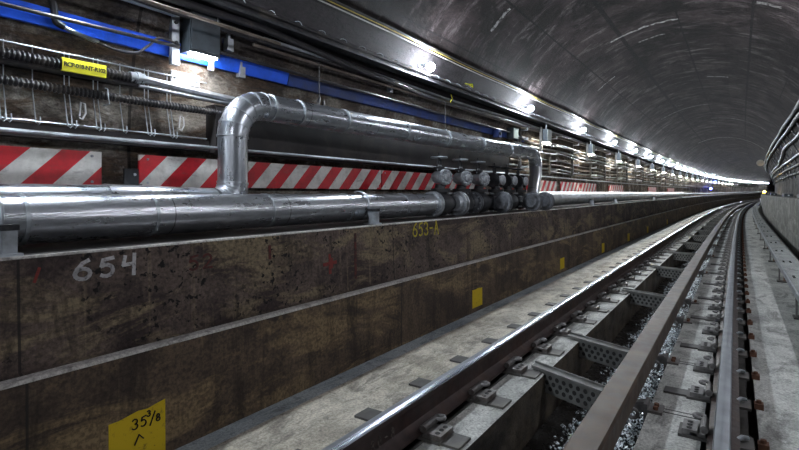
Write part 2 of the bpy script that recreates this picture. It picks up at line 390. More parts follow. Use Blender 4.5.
# ------------------------------------------------------------------ writing and paint on the bench wall (parts of the wall)
def strokes(name, segs, m, s0, z0, sw, sh, w, dfun, parent, label=None, shear=0.):
    """strokes in a unit box placed on the wall, as thin raised ribbons of paint"""
    mb = MB()
    for seg in segs:
        pts = [Vector((0, s0+x*sw, z0+y*sh+shear*x*sw)) for x, y in seg]
        for k in range(len(pts)-1):
            a, b = pts[k], pts[k+1]; t = (b-a).normalized(); nrm = Vector((0, -t.z, t.y))*w/2; e = t*w*.3
            q = [a-e-nrm, b+e-nrm, b+e+nrm, a-e+nrm]; front = [P(p.y, dfun(p.z)+.004, p.z) for p in q]; back = [P(p.y, dfun(p.z)-.004, p.z) for p in q]
            mb.add(front+back, [(0, 1, 2, 3), (7, 6, 5, 4), (0, 4, 5, 1), (1, 5, 6, 2), (2, 6, 7, 3), (3, 7, 4, 0)])
    o = mb.build(name, m, parent)
    if label: o['label'] = label
    return o
def ell(cx, cy, rx, ry, a0, a1, n=12): return [(cx+rx*math.cos(math.radians(a0+(a1-a0)*i/n)), cy+ry*math.sin(math.radians(a0+(a1-a0)*i/n))) for i in range(n+1)]
DG = {'6': [[(.85, 1), (.5, .85), (.2, .55), (.08, .3)]+ell(.5, .28, .42, .28, 180, 540, 16)],
      '5': [[(.9, 1), (.3, .92), (.2, .58)]+ell(.45, .32, .42, .32, 95, -130, 10)],
      '2': [ell(.45, .72, .38, .28, 160, -30, 8)+[(.1, 0), (.9, .02)]],
      '4': [[(.25, 1), (.12, .5), (.85, .55)], [(.85, 1.1), (.78, -.1)]],
      '3': [ell(.45, .75, .38, .25, 150, -80, 8)+ell(.45, .26, .42, .27, 80, -150, 9)],
      '8': [ell(.5, .75, .3, .25, 270, -90, 12), ell(.5, .25, .4, .26, 90, 450, 12)],
      '-': [[(.1, .5), (.8, .5)]], 'A': [[(0, -.05), (.45, 1.05), (.9, -.05)], [(.2, .4), (.75, .4)]], '/': [[(0, -.1), (.9, 1.1)]], '0': [ell(.5, .5, .35, .5, 0, 360, 14)], '^': [[(0, 0), (.5, 1), (1, .4)]]}
def write(name, txt, m, s0, z0, cw, ch, w, gap, dfun, parent, label=None):
    for i, c in enumerate(txt):
        segs = [[((x*cw+i*(cw+gap)), y*ch) for x, y in g] for g in DG[c]]
        strokes(name, segs, m, s0, z0, 1, 1, w, dfun, parent, label % c if label and '%' in label else label)
dU = lambda z: BD-.08-.02*(z+.79)/.485
dLo = lambda z: BD-.001-.005*(z+1.4)/.57
write('painted_number', '654', M['wmark'], 1.12, -.415, .08, .088, .018, .032, dU, bl, 'white painted character %s of the number 654')
write('painted_number', '653-A', M['ymark'], 4.14, -.425, .085, .125, .016, .022, dU, bl, 'yellow painted character %s of the mark 653-A')
strokes('paint_mark', [[(0, .0), (0, 1)], [(-.07, .5), (.07, .55)], [(.02, .3), (.02, .75)]], M['rmark'], 2.93, -.62, 1, .14, .026, dU, bl, 'dark red cross')
strokes('paint_mark', [[(0, 0), (.01, 1)]], M['rmark2'], 3.24, -.70, 1, .36, .026, dU, bl, 'dark red vertical streak')
strokes('paint_mark', [[(0, 0), (.0, 1)]], M['rmark2'], 2.33, -.44, 1, .08, .022, dU, bl, 'rusty red vertical streak')
write('paint_mark', '52', M['rmark2'], 1.72, -.445, .07, .08, .013, .025, dU, bl, 'dark red number %s of a faded 52')
strokes('paint_mark', [[(0, 0), (.02, 1)]], M['rmark'], .96, -.40, 1, .06, .012, dU, bl, 'orange red streak')
def patch(name, s0, s1, z0, z1, m, label, slant=0.):
    a, b = dLo(z0)+.003, dLo(z1)+.003; k = 6; mb = MB(); V = []
    for i in range(k+1):
        s_ = s0+(s1-s0)*i/k; j = random.uniform(-.006, .006)
        V += [P(s_, a, z0), P(s_, b, z1+slant*(s_-s0)+j)]
    V += [P(s0+(s1-s0)*i/k, c-.006, z) for i in range(k+1) for c, z in ((a, z0), (b, z1))]
    o = 2*(k+1); F = [(2*i, 2*i+2, 2*i+3, 2*i+1) for i in range(k)]+[(2*i+1, 2*i+3, o+2*i+3, o+2*i+1) for i in range(k)]+[(0, 1, o+1, o), (2*k, o+2*k, o+2*k+1, 2*k+1)]
    mb.add(V, F); q = mb.build(name, m, bl); q['label'] = label; return q
yp = patch('painted_square', 1.235, 1.525, -1.385, -1.128, M['ypaint'], 'yellow painted square marked 35 3/8', .10)
d2 = lambda z: dLo(z)+.004
for t, s_, z_, cw, ch in (('35', 1.345, -1.195, .035, .05), ('3', 1.424, -1.155, .020, .028), ('/', 1.440, -1.20, .030, .055), ('8', 1.472, -1.197, .024, .036), ('^', 1.36, -1.275, .045, .045)):
    write('ink_mark', t, M['bmark'], s_, z_, cw, ch, .0055, .008, d2, yp)
for k, (a, b, z0, z1) in enumerate(((5.28, 5.55, -1.34, -1.13), (8.75, 9.0, -1.33, -1.14), (11.95, 12.2, -1.36, -1.15), (15.1, 15.4, -1.35, -1.14), (18.6, 18.9, -1.35, -1.14), (24.0, 24.3, -1.35, -1.14))):
    patch('painted_square', a, b, z0, z1, M['ypaint'], 'rubbed yellow paint square')

# ------------------------------------------------------------------ rails
def rail(name, d, label, top='head'):
    z0 = -1.36; h = .19
    half = [(.075, 0), (.075, .012), (.03, .03), (.0095, .045), (.0085, .135), (.034, .15), (.036, .178), (.030, .187), (.006, .19)]
    pr = [(d+x, z0+z) for x, z in half]+[(d-x, z0+z) for x, z in reversed(half)]
    n = len(pr); mis = [0]*n
    for e in range(6, 11): mis[e] = 2
    if top == 'head': mis[6] = mis[7] = 1
    o = sweep(pr, ax(S0+.3, S1-.3, 1.), closed=True, mis=mis).build(name, [M['rail'], M['head'], M['head2']], sharp=25); tag(o, label, 'rail'); return o
r1 = rail('running_rail', RL, 'left running rail, brown sides and a bright polished head')
r2 = rail('running_rail', RR, 'right running rail with a dull worn head, beside the rusty guard beam', 'head2')
write('chalk_mark', '80-8', M['cmark'], 2.02, -1.315, .03, .055, .004, .03, lambda z: RL+.0105, r1, 'faint chalk characters')
gb = sweep([(-.655, -1.30), (-.655, -1.185), (-.645, -1.17), (-.515, -1.17), (-.505, -1.185), (-.505, -1.30)], ax(S0+.3, S1-.3, 1.), closed=True).build('guard_beam', M['guard'], sharp=25)
tag(gb, 'wide rusty steel guard beam running between the two rails over the trough', 'guard rail')
# third rail and its cover board on the right
tr = sweep([(.62, -1.29), (.62, -1.27), (.65, -1.25), (.65, -1.16), (.625, -1.14), (.625, -1.12), (.695, -1.12), (.695, -1.14), (.67, -1.16), (.67, -1.25), (.70, -1.27), (.70, -1.29)], ax(S0+.3, S1-.3, 1.), closed=True).build('third_rail', M['steel'])
tag(tr, 'steel third rail under the grey cover board at the right', 'rail')
cb = bpy.data.objects.new('cover_board', None); C.objects.link(cb); cb.location = (0, 0, 0)
tag(cb, 'pale grey third rail cover board running along the right side', 'cover board')
sweep([(.545, -1.055), (.545, -1.03), (.80, -1.03), (.80, -1.055)], ax(S0+.3, S1-.3, 1.), closed=True).build('board', M['board'], cb)
e = sweep([(.525, -1.085), (.525, -1.025), (.543, -1.022), (.543, -1.085)], ax(S0+.3, S1-.3, 1.), closed=True).build('edge_angle', M['galv'], cb); e['label'] = 'bright steel edge strip'
for k in range(22):
    s_ = 3.1+k*1.45*(1+k*.02)
    for ds, dd in ((0, .60), (0, .68), (.12, .60), (.12, .68)):
        c = P(s_+ds, dd, -1.03); MB().lathe([(0, .014), (.010, .014), (.012, .008)], c, (0, 0, 1), 8).build('bolt', M['hole'], cb)
def stand():
    t = empty('third_rail_stand', 0, 0, 0, 'x', 'stand', 'stands carrying the third rail')
    MB().box(-.12, .13, -.09, .09, 0, .02).build('base_plate', M['pad'], t)
    MB().lathe([(0, .05), (.02, .05), (.022, .038), (.035, .045), (.05, .038), (.065, .045), (.09, .03)], (0, 0, .015), (0, 0, 1), 14).build('insulator', M['porcelain'], t)
    MB().prism([(-.10, .01), (-.08, .01), (-.08, .29), (.11, .29), (.11, .315), (-.10, .315)], -.02, .02).build('bracket', M['clip'], t)
    return t
st = stand()
for k in range(16):
    s_ = 4.3+k*2.75; lb = f'{ORD[k]} steel bracket and insulator under the third rail cover board'
    if k == 0: place(st, s_, .66, -1.385); st['label'] = lb
    else: dup(st, s_, .66, -1.385, lb)

# rail fasteners
def ring_clip(mb, x, y, z, sg):
    """spring clip: a stub tube along the rail that curls back in a ring"""
    mb.tube([(x, y-.085, z), (x, y+.055, z)], .0215, 10)
    pts = [(x, y+.04, z)]+[(x+sg*(.028-.028*math.cos(a)), y+.065+.026*math.sin(a), z+.016) for a in [i*PI/7 for i in range(0, 12)]]
    mb.tube(pts, .0115, 8)
def fastener(side, pad):
    """side=+1: long plate to the left of the rail (field side), as on the left rail"""
    t = empty('rail_fastener', 0, 0, 0, 'x', 'rail fastener')
    if side > 0:
        pl = MB().box(-.20, .20, -.085, .085, .0, .016)
        if pad: pl.box(-.41, -.20, -.07, .07, 0, .014); pl.box(.20, .31, -.075, .075, 0, .014)
    else:
        pl = MB().box(-.22, .14, -.085, .085, .0, .016)
        if pad: pl.box(-.36, -.20, -.055, .055, 0, .014)
    pl.build('base_plate', M['pad'], t)
    for sg in ((-1, 1) if side > 0 else (-1,)):
        x = .085*sg
        mb = MB().box(min(x+.0*sg, x+.075*sg), max(x, x+.075*sg), -.075, .075, .014, .034)
        mb.box(min(x+.04*sg, x+.115*sg), max(x+.04*sg, x+.115*sg), -.075, .075, .014, .046)
        for y in (-.045, 0, .045):
            mb.lathe([(0, .015), (.003, .015), (.004, .010)], (x+.08*sg, y, .045), (0, 0, 1), 8, 1)
        mb.build('shoulder', [M['clip'], M['hole']], t)
        mb = MB(); ring_clip(mb, x+.006*sg, 0, .066, sg); mb.build('clip', M['clip'], t)
    if side < 0:
        MB().tube([(.06, -.03, .03), (.085, -.01, .045), (.11, .03, .03)], .012, 8).build('clip', M['galv'], t)
        mb = MB().box(.155, .205, -.03, .03, .0, .035); mb.lathe([(0, .016), (.018, .016), (.02, .01)], (.18, 0, .034), (0, 0, 1), 6)
        b = mb.build('anchor_bolt', M['rust'], t); b['label'] = 'orange rusty bolt'
    return t
protos = {(1, True): fastener(1, True), (1, False): fastener(1, False), (-1, True): fastener(-1, True), (-1, False): fastener(-1, False)}
used = set()
for side, d, s0, nm in ((1, RL, 2.48-.62*2, 'left'), (-1, RR, 3.34-.62*3, 'right')):
    idx = 0
    for k in range(118):
        s_ = s0+k*.62
        if side > 0 and s_ < 1.8: continue
        pad = (k % 2 == 0) or side > 0
        n_ = idx; idx += 1
        if n_ < 20: lb = f'{ORD[n_]} of the clip fasteners that hold the {nm} running rail'; g = f'near fasteners of the {nm} rail'
        else: lb = f'small steel clip fastener on the {nm} running rail, beyond the twenty nearest'; g = f'far fasteners of the {nm} rail'
        pr = protos[(side, pad)]
        if (side, pad) not in used: used.add((side, pad)); place(pr, s_, d, -1.385); pr['label'] = lb; pr['group'] = g
        else: dup(pr, s_, d, -1.385, lb, g)
for kx, o in protos.items():
    if kx not in used:
        for ch in list(o.children): bpy.data.objects.remove(ch)
        bpy.data.objects.remove(o)

# tie beams across the trough and brackets of the guard beam
def tie():
    t = empty('tie_beam', 0, 0, 0, 'x', 'beam', 'tie beams across the middle trough')
    # local x from the left slab (0) to under the guard beam (.62), skewed like in the photo
    sk = lambda v: Vector((v.x, v.y-.42*v.x, v.z))
    mb = MB(); mb.box(-.06, .57, -.045, .05, .0, .014, T=sk); mb.box(-.06, .57, .042, .05, .0, .03, T=sk); mb.box(-.06, .57, -.05, -.042, .0, .022, T=sk)
    mb.build('flange', M['tie'], t)
    MB().box(.005, .62, -.035, -.015, -.15, .0, T=sk).box(.005, .62, .02, .04, -.15, .0, T=sk).box(.005, .62, -.035, .04, -.155, -.145, T=sk).build('web', M['tie'], t)
    h = MB()
    for r_ in range(3):
        for c_ in range(9):
            x = .05+c_*.057+(.028 if r_ % 2 else 0); q = sk(Vector((x, -.0365, -.03-r_*.042)))
            h.lathe([(0, .017), (.004, .017), (.0045, .011)], q+Vector((0, .002, 0)), (-.387, -.922, 0), 10)
    h.build('dimple', M['hole'], t)
    MB().box(.555, .60, -.05, .04, -.05, .06, T=sk).build('end_lug', M['clip'], t)
    c = sk(Vector((.66, .0, -.035))); mb = MB(); mb.tube([c+Vector((.045*math.cos(a), 0, .045*math.sin(a))) for a in [i*PI/8 for i in range(16)]], .016, 8, closed=True); mb.build('clamp_ring', M['clip'], t)
    return t
tb = tie()
beams = [3.86, 4.86]+[7.58+2.72*k for k in range(15)]
for k, s_ in enumerate(beams):
    lb = f'{ORD[k]} grey steel tie beam crossing the trough'
    if k == 0: place(tb, s_, -1.26, -1.37); tb['label'] = lb
    else: dup(tb, s_, -1.26, -1.37, lb)
def brk():
    t = empty('guard_beam_bracket', 0, 0, 0, 'x', 'bracket', 'brackets between guard beam and right slab')
    MB().box(-.02, .07, -.07, .07, 0, .016).box(-.035, -.012, -.07, .07, -.10, .05).build('angle', M['clip'], t)
    MB().prism([(-.15, .02), (-.03, .05), (-.03, -.02), (-.15, -.02)], -.03, .03).build('arm', M['clip'], t)
    mb = MB(); mb.tube([Vector((-.10+.03*math.cos(a), -.05, -.03+.03*math.sin(a))) for a in [i*PI/7 for i in range(14)]], .012, 8, closed=True); mb.build('clamp_ring', M['clip'], t)
    for y in (-.03, .03): MB().lathe([(0, .016), (.02, .016), (.022, .008)], (.03, y, .015), (0, 0, 1), 6).build('bolt', M['rust'], t)
    MB().box(-.0, .30, -.005, .005, 0, .002).box(-.0, .30, .05, .056, 0, .002).build('joint_strip', M['hole'], t)
    return t
bk = brk()
for k, s_ in enumerate([3.56, 4.65, 6.18, 7.3]+[10.05+2.72*j for j in range(13)]):
    lb = f'{ORD[k]} dark steel bracket joining the guard beam to the right slab'
    if k == 0: place(bk, s_, -.44, -1.385); bk['label'] = lb
    else: dup(bk, s_, -.44, -1.385, lb)

# ------------------------------------------------------------------ pipes on the left bench
PD, PZ, PR = -2.88, -.128, .124
def long_pipe(name, s0, s1, r, d, z, m, label, bands, st=.5, nn=22):
    t = bpy.data.objects.new(name, None); C.objects.link(t); t.location = P(s0, d, z-r); inv = Matrix.Translation(-t.location); tag(t, label, 'pipe')
    def add(o): o.parent = t; o.matrix_parent_inverse = inv; return o
    pts = [P(s0+(s1-s0)*i/max(1, int((s1-s0)/st)), d, z) for i in range(max(1, int((s1-s0)/st))+1)]
    add(MB().tube(pts, r, nn).build('jacket', m, None))
    for b in bands:
        p0 = P(b, d, z); p1 = P(b+.02, d, z)
        add(MB().tube([p0, p1], r+.004, nn).build('band', M['galv'], None))
    return t
bandsA = [s_ for s_ in (-.9, 0, .98, 1.62, 2.5, 3.4, 4.3)]
long_pipe('insulated_pipe', -8, 4.93, PR, PD, PZ, M['jacket'], 'large shiny insulated pipe on the bench in front of the striped boards', bandsA)
long_pipe('insulated_pipe', 8.50, 33.7, .138, PD, -.108, M['jacket2'], 'large dull insulated pipe on the bench beyond the valves', [9.6+1.9*k for k in range(12)], 1.)
long_pipe('bare_pipe', 33.8, 140, .06, PD, -.10, M['grey'], 'thin bare pipe on the bench in the far distance', [], 2., 10)
# rear pipe with riser, upper run and down leg
BDd, BZ, BR = -3.12, -.058, .108
def corner(a, b, c, rad, n=8):
    a, b, c = Vector(a), Vector(b), Vector(c); u = (a-b).normalized(); w = (c-b).normalized(); cen = b+(u+w)*rad
    return [cen-w*rad*math.cos(t)-u*rad*math.sin(t) for t in [PI/2*i/n for i in range(n+1)]]
UZ = .685; RS = 2.42
t = bpy.data.objects.new('riser_pipe', None); C.objects.link(t); t.location = P(RS, BDd, BZ-BR)
tag(t, 'silver insulated pipe that rises beside the striped board, elbows right and runs above the valves', 'pipe'); inv = Matrix.Translation(-t.location)
def addp(name, pts, r, m, n=20, rs=None, label=None):
    o = MB().tube(pts, r, n, rs=rs).build(name, m, None); o.parent = t; o.matrix_parent_inverse = inv
    if label: o['label'] = label
    return o
L2W = lambda q: P(*q)
addp('jacket', [P(-8+i*.5, BDd, BZ) for i in range(19)]+[P(1.55, BDd, BZ)], BR, M['jacket3'])
addp('jacket', [P(1.5, BDd, BZ+.0), P(1.9, BDd, BZ-.012), P(RS-.18, BDd, BZ-.02)], BR+.006, M['jacket3'])
def elbow(a, b, c, rad, r):
    q = corner(a, b, c, rad, 10); addp('elbow', [P(*x) for x in q], r, M['jacket3'], 22)
    for i in range(0, 11, 2):
        x = q[i]; y = q[i-1] if i else q[i]*2-q[1]; p0 = P(*x); p1 = p0+(P(*q[min(i+1, 10)])-P(*q[max(i-1, 0)])).normalized()*.012
        addp('elbow_seam', [p0, p1], r+.004, M['galv'], 22)
elbow((RS-1, BDd, BZ-.02), (RS, BDd, BZ-.02), (RS, BDd, 1), .15, BR+.004)
addp('jacket', [P(RS, BDd, BZ+.13), P(RS, BDd, .2), P(RS, BDd, .42)], BR, M['jacket3'])
elbow((RS, BDd, 0), (RS, BDd, UZ), (RS+1, BDd, UZ), .27, BR+.005)
UD2 = -2.93
up = [(RS+.26, BDd, UZ)]+[(RS+.2+(8.46-RS-.2)*i/12, BDd+(UD2-BDd)*i/12, UZ+.0*i) for i in range(1, 13)]
addp('jacket', [P(*q) for q in up], BR, M['jacket3'], 22)
for s_ in (2.75, 3.05, 3.62, 4.6, 5.5, 6.45, 7.4):
    f = (s_-RS)/(8.15-RS); addp('band', [P(s_, BDd+(UD2-BDd)*f, UZ), P(s_+.02, BDd+(UD2-BDd)*f, UZ)], BR+.005, M['galv'], 22)
elbow((8.3, UD2, UZ), (8.68, UD2, UZ), (8.68, UD2, 0), .24, BR)
addp('jacket', [P(8.68, UD2, UZ-.22), P(8.62, UD2+.02, .32), P(8.50, UD2+.03, .12), P(8.44, UD2+.03, -.04)], BR-.004, M['jacket2'])
# saddles carrying the big pipe
def saddle():
    t = empty('pipe_saddle', 0, 0, 0, 'x', 'pipe support', 'supports under the large pipe')
    MB().box(.02, .10, -.028, .028, 0, .115).build('post', M['galv'], t)
    MB().box(-.02, .115, -.045, .045, 0, .012).build('foot_plate', M['galv'], t)
    MB().box(.015, .105, -.034, .034, .115, .14).build('clamp', M['vdark'], t)
    MB().tube([(-.12+.132*math.cos(a), 0, .165+.132*math.sin(a)) for a in [math.radians(x) for x in range(-60, 110, 12)]], .008, 6).build('strap', M['galv'], t)
    return t
sd = saddle()
for k, (s_, lb) in enumerate(((.885, 'grey post support under the large pipe at the far left edge'), (3.62, 'small support and strap under the large pipe, right of the riser'), (11.8, 'first small support under the dull pipe beyond the valves'), (14.4, 'second small support under the dull pipe beyond the valves'), (21.6, 'third small support under the dull pipe beyond the valves'))):
    if k == 0: place(sd, s_, -2.76, -.28); sd['label'] = lb
    else: dup(sd, s_, -2.76, -.28, lb)

# valve group
vs_ = [5.17, 5.71, 6.24, 6.80, 7.27, 7.74]
t = empty('pipe_header', 4.94, PD, PZ-PR, 'dark flanged pipe header on the bench under the six valves', 'pipe')
def hl(prof, n=22, m='vdark', name='barrel'):
    mb = MB().lathe(prof, (0, 0, PR), (0, 1, 0), n); mb.build(name, M[m], t)
H1 = 8.56-4.94
hl([(-.03, .075), (.02, .085), (H1, .085)], name='pipe')
for i, s_ in enumerate(vs_):
    c = s_-4.94
    hl([(c-.20, .085), (c-.16, .118), (c-.07, .135), (c+.05, .135), (c+.13, .118), (c+.16, .085)])
    for dy in ((-.235,) if i else (-.22,))+((.20,) if i == 5 else ()):
        mb = MB().lathe([(c+dy-.06, .088), (c+dy-.03, .112), (c+dy-.02, .114), (c+dy-.018, .146), (c+dy+.014, .146), (c+dy+.016, .12), (c+dy+.022, .12), (c+dy+.024, .150), (c+dy+.056, .150), (c+dy+.06, .12), (c+dy+.075, .10)], (0, 0, PR), (.12 if i % 2 else 0, 1, 0), 24)
        fo = mb.build('flange', M['valve' if i in (0, 1) else 'vmid'], t)
        for q in range(10):
            w = 2*PI*q/10; MB().lathe([(c+dy-.034, .012), (c+dy+.07, .012)], (.130*math.cos(w), 0, PR+.130*math.sin(w)), (0, 1, 0), 6).build('bolt', M['galv'], fo)
    MB().box(-.05, .05, c-.04, c+.04, -.012, .03).build('foot', M['vdark'], t)
def valve(kind):
    t = empty('gate_valve', 0, 0, 0, 'x', 'valve', 'six valves standing on the pipe header')
    # origin on the header crown; z up
    MB().lathe([(-.03, .075), (.015, .075), (.016, .115), (.036, .115), (.038, .116), (.058, .116), (.06, .07), (.11, .062)], (0, 0, 0), (0, 0, 1), 20).build('base_flange', M['vdark'], t)
    if kind == 'front':
        MB().lathe([(-.10, .05), (-.06, .075), (.04, .08), (.07, .075)], (0, 0, .19), (1, 0, 0), 22).build('body', M['valve'], t)
        MB().lathe([(.065, .09), (.066, .094), (.088, .094), (.09, .090), (.108, .090), (.110, .05), (.125, .042), (.132, .016)], (0, 0, .19), (1, -.35, 0), 26).build('cover_flange', M['valve'], t)
        for q in range(10):
            b = MB(); w = 2*PI*q/10+.2; a = Vector((1, -.35, 0)).normalized(); u = a.cross(Vector((0, 0, 1))).normalized()
            b.lathe([(.06, .011), (.122, .011), (.124, .006)], Vector((0, 0, .19))+u*(.074*math.cos(w))+Vector((0, 0, .074*math.sin(w))), a, 6); b.build('bolt', M['galv'], t)
        zt = .29
        MB().tube([(-.015, .05, .27), (-.015, .04, .33), (-.015, -.04, .33), (-.015, -.05, .27)], .009, 8).build('lifting_eye', M['valve'], t)
    else:
        MB().lathe([(-.10, .075), (-.085, .045), (-.05, .075), (.05, .075), (.085, .045), (.10, .075)], (0, 0, .19), (0, 1, 0), 20).build('body', M['valve'], t)
        for y in (-.135, .10): MB().lathe([(y, .07), (y+.001, .105), (y+.03, .105), (y+.032, .07)], (0, 0, .19), (0, 1, 0), 22).build('side_flange', M['vdark'], t)
        MB().lathe([(.0, .05), (.10, .05), (.102, .07), (.12, .07), (.125, .04)], (0.02, -.03, .19), (1, -.25, 0), 16).build('side_port', M['valve'], t)
        zt = .25
    MB().lathe([(zt-.03, .045), (zt, .05), (zt+.001, .068), (zt+.02, .068), (zt+.022, .03)], (-.02, 0, 0), (0, 0, 1), 16).build('bonnet', M['vdark'], t)
    y = MB()
    for sg in (-1, 1): y.tube([(-.02, .045*sg, zt+.01), (-.02, .042*sg, zt+.10), (-.02, .012*sg, zt+.125)], .010, 8)
    y.build('yoke', M['vdark'], t)
    MB().lathe([(zt, .009), (zt+.19, .009)], (-.02, 0, 0), (0, 0, 1), 10).build('stem', M['vdark'], t)
    zw = zt+.135; R = .095
    w = MB().tube([(-.02+R*math.cos(a), R*math.sin(a), zw) for a in [i*2*PI/20 for i in range(20)]], .0095, 8, closed=True)
    for q in range(4): a = q*PI/2+.4; w.tube([(-.02, 0, zw), (-.02+R*math.cos(a), R*math.sin(a), zw)], .007, 6)
    w.build('handwheel', M['wheel'] if kind == 'front' else M['vdark'], t)
    g = MB().box(.075, .08, -.025, .025, .03, .075).build('tag', M['red'], t); g['label'] = 'orange red tag'
    return t
vf, vb = valve('front'), valve('side')
names_ = ['nearest of the round-faced valves, above the end of the large shiny pipe', 'middle one of the three round-faced grey valves', 'farthest of the three round-faced grey valves', 'first dark valve just right of the round-faced valves', 'middle one of the three dark valves with side ports', 'last dark valve, beside the down leg of the silver pipe']
for k, s_ in enumerate(vs_):
    src = vf if k < 3 else vb; zz = PZ-PR+PR+.085
    zz = PZ+.125
    if k in (0, 3): place(src, s_, PD, zz); src['label'] = names_[k]
    else: dup(src, s_, PD, zz, names_[k])

# ------------------------------------------------------------------ striped boards on the left wall
def board(s0, s1, label, z0=.045, z1=.275, d=-3.515):
    zc = z0
    mb = MB(); ss = ax(s0, s1, .5); V = []; U = []
    for s_ in ss:
        for dd, z in ((d, z0), (d, z1), (d-.02, z1), (d-.02, z0)): V.append(P(s_, dd, z)); U.append((s_-s0+.02, z-z0))
    n = 4; F = [(i*n+e, i*n+(e+1) % n, (i+1)*n+(e+1) % n, (i+1)*n+e) for i in range(len(ss)-1) for e in range(4)]+[(0, 1, 2, 3), tuple(range(len(V)-1, len(V)-5, -1))]
    mb.add(V, F, U); o = mb.build('striped_board', M['stripe']); tag(o, label, 'board', 'red and white striped boards')
    h = MB()
    for s_ in (s0+.06, s1-.06):
        for z in (z0+.03, z1-.03): h.lathe([(0, .009), (.006, .009), (.008, .004)], P(s_, d, z), P(s_, d+1, z)-P(s_, d, z), 8)
    h.build('screw', M['galv'], o); return o
bs = [(-.95, 1.675, 'red and white striped board at the far left, left of the riser pipe'), (1.93, 4.85, 'red and white striped board passing behind the riser pipe'), (4.87, 7.6, 'red and white striped board behind the round-faced valves'), (9.9, 11.85, 'striped board just right of the valves'), (12.2, 14.0, 'second striped board right of the valves'), (14.05, 15.8, 'third striped board right of the valves'), (17.6, 20.0, 'small striped board fourth right of the valves'), (26, 28.5, 'faint far striped board'), (33, 36, 'faintest farthest striped board')]
for a in bs: board(*a)
# gap plates: sooty fittings between boards
o = MB(); o.box(0, 0.03, -.05, .05, 0, .10); g = empty('angle_bracket', 1.86, -3.5, .05, 'small rusty angle bracket between the first two striped boards', 'bracket')
MB().box(0, .015, -.05, .05, 0, .12).box(.015, .06, -.05, .05, 0, .012).build('angle', M['vdark'], g)
MB().lathe([(0, .010), (.008, .010)], (.015, .02, .08), (1, 0, 0), 8).build('bolt', M['galv'], g)

# dark duct under the upper pipe run, ledge conduit
dk = sweep([(-3.56, .325), (-3.44, .325), (-3.43, .34), (-3.43, .69), (-3.45, .71), (-3.56, .71)], ax(2.5, 8.7, 1.), closed=True, caps=True).build('cable_duct', M['duct'])
tag(dk, 'long sooty black cable duct on the wall beneath the upper silver pipe', 'duct')
dk2 = sweep([(-3.585, .335), (-3.50, .335), (-3.50, .42), (-3.585, .42)], ax(-9, 2.49, 1.), closed=True, caps=True).build('cable_duct', M['duct'])
tag(dk2, 'narrow sooty cable duct above the striped board left of the riser', 'duct')
line('conduit', M['grey'], [(-9, -3.44, .36), (2.4, -3.44, .36), (2.6, -3.40, .355), (44, -3.40, .345)], .014, 'thin pale conduit just above the striped boards', 'conduit')
# blue band with lighting-cable in front of it
def band(s0, s1, z0, z1, m, label, name='blue_band', st=.5):
    f = lambda z: wall_d(z, .045)
    o = sweep([(f(z0), z0), (f(z1), z1), (f(z1)-.03, z1), (f(z0)-.03, z0)], ax(s0, s1, st), closed=True, caps=True).build(name, m); tag(o, label, 'cable duct'); return o
band(-9, 3.3, 1.015, 1.12, M['blue'], 'bright blue flat duct on the upper left wall')
band(3.31, 9.6, 1.01, 1.115, M['bluedk'], 'dusty dark blue duct on the wall above the silver pipe')
line('power_cable', M['black'], [(-9, -3.39, 1.055), (1.0, -3.39, 1.055), (2.16, -3.39, 1.075)], .013, 'black cable lying along the bright blue duct, ending at the lamp box', 'cable')
line('power_cable', M['black'], [(2.45, -3.39, 1.125), (4.0, -3.39, 1.115), (9, -3.39, 1.10)], .014, 'dark cable along the top of the blue duct right of the lamp box', 'cable')
# main lines of conduit and cable on the left wall
def wl(name, m, z, r, label, s0=-9, s1=120, sag=0, cat='cable', off=.06, zs=None, n=8, st=1.5):
    pts = []; k = s0
    if zs: pts = [(s_, wall_d(zz, off), zz) for s_, zz in zs]
    else:
        while k < s1:
            zz = z+(sag*math.sin(k*1.7)+sag*.6*math.sin(k*.63+1) if sag else 0); pts.append((k, wall_d(zz, off), zz)); k += .8 if k < 30 else 3
        pts.append((s1, wall_d(z, off), z))
    return line(name, m, pts, r, label, cat, n, st)
wl('conduit', M['brown'], 1.245, .013, 'thin brown conduit passing across the lamp box front', off=.30, cat='conduit', zs=[(-9, 1.235), (1.4, 1.235), (2.9, 1.24)])
wl('conduit', M['brown'], 1.245, .014, 'thin brown conduit above the dusty blue duct', off=.10, cat='conduit', s0=2.8)
wl('power_cable', M['black'], 1.36, .032, 'thick black cable sagging above the lamp box', off=.10, zs=[(-9, 1.36), (1.9, 1.37), (2.85, 1.385), (3.9, 1.33), (5.5, 1.27), (8, 1.27), (12, 1.30), (40, 1.30), (110, 1.3)])
wl('power_cable', M['black'], 1.30, .016, 'black cable just beneath the thick sagging cable', off=.08, sag=.01)
wl('conduit', M['galv'], 1.33, .02, 'pale galvanised pipe beside the lamp box at upper left', off=.05, cat='conduit', s0=-9, s1=2.12, zs=[(-9, 1.30), (2.12, 1.30)])
wl('conduit', M['grey'], 1.325, .016, 'pale steel conduit below the black cable tray', s0=2.9, off=.09, cat='conduit', sag=.008)
wl('conduit', M['grey'], 1.10, .013, 'second pale conduit far along the wall', s0=9.8, off=.08, cat='conduit', sag=.012)
wl('conduit', M['galv'], .95, .020, 'third pale conduit far along the wall', s0=9.0, s1=70, off=.09, cat='conduit', sag=.015)
wl('power_cable', M['black'], .86, .022, 'dark sagging cable far along the wall', s0=9.0, s1=90, off=.12, sag=.03)
wl('power_cable', M['black'], 1.02, .022, 'upper dark sagging cable far along the wall', s0=9.0, s1=90, off=.13, sag=.03)
for z_, o_, s1_, m_, lb in ((.72, .10, 80, 'black', 'sooty sagging cable low on the far wall, upper one'), (.62, .12, 80, 'brown', 'brown sagging cable low on the far wall'), (.53, .10, 60, 'grey', 'pale cable low on the far wall'), (.45, .12, 90, 'black', 'sooty cable just above the far striped boards')):
    wl('power_cable', M[m_], z_, .017, lb, s0=8.8, s1=s1_, off=o_, sag=.02)
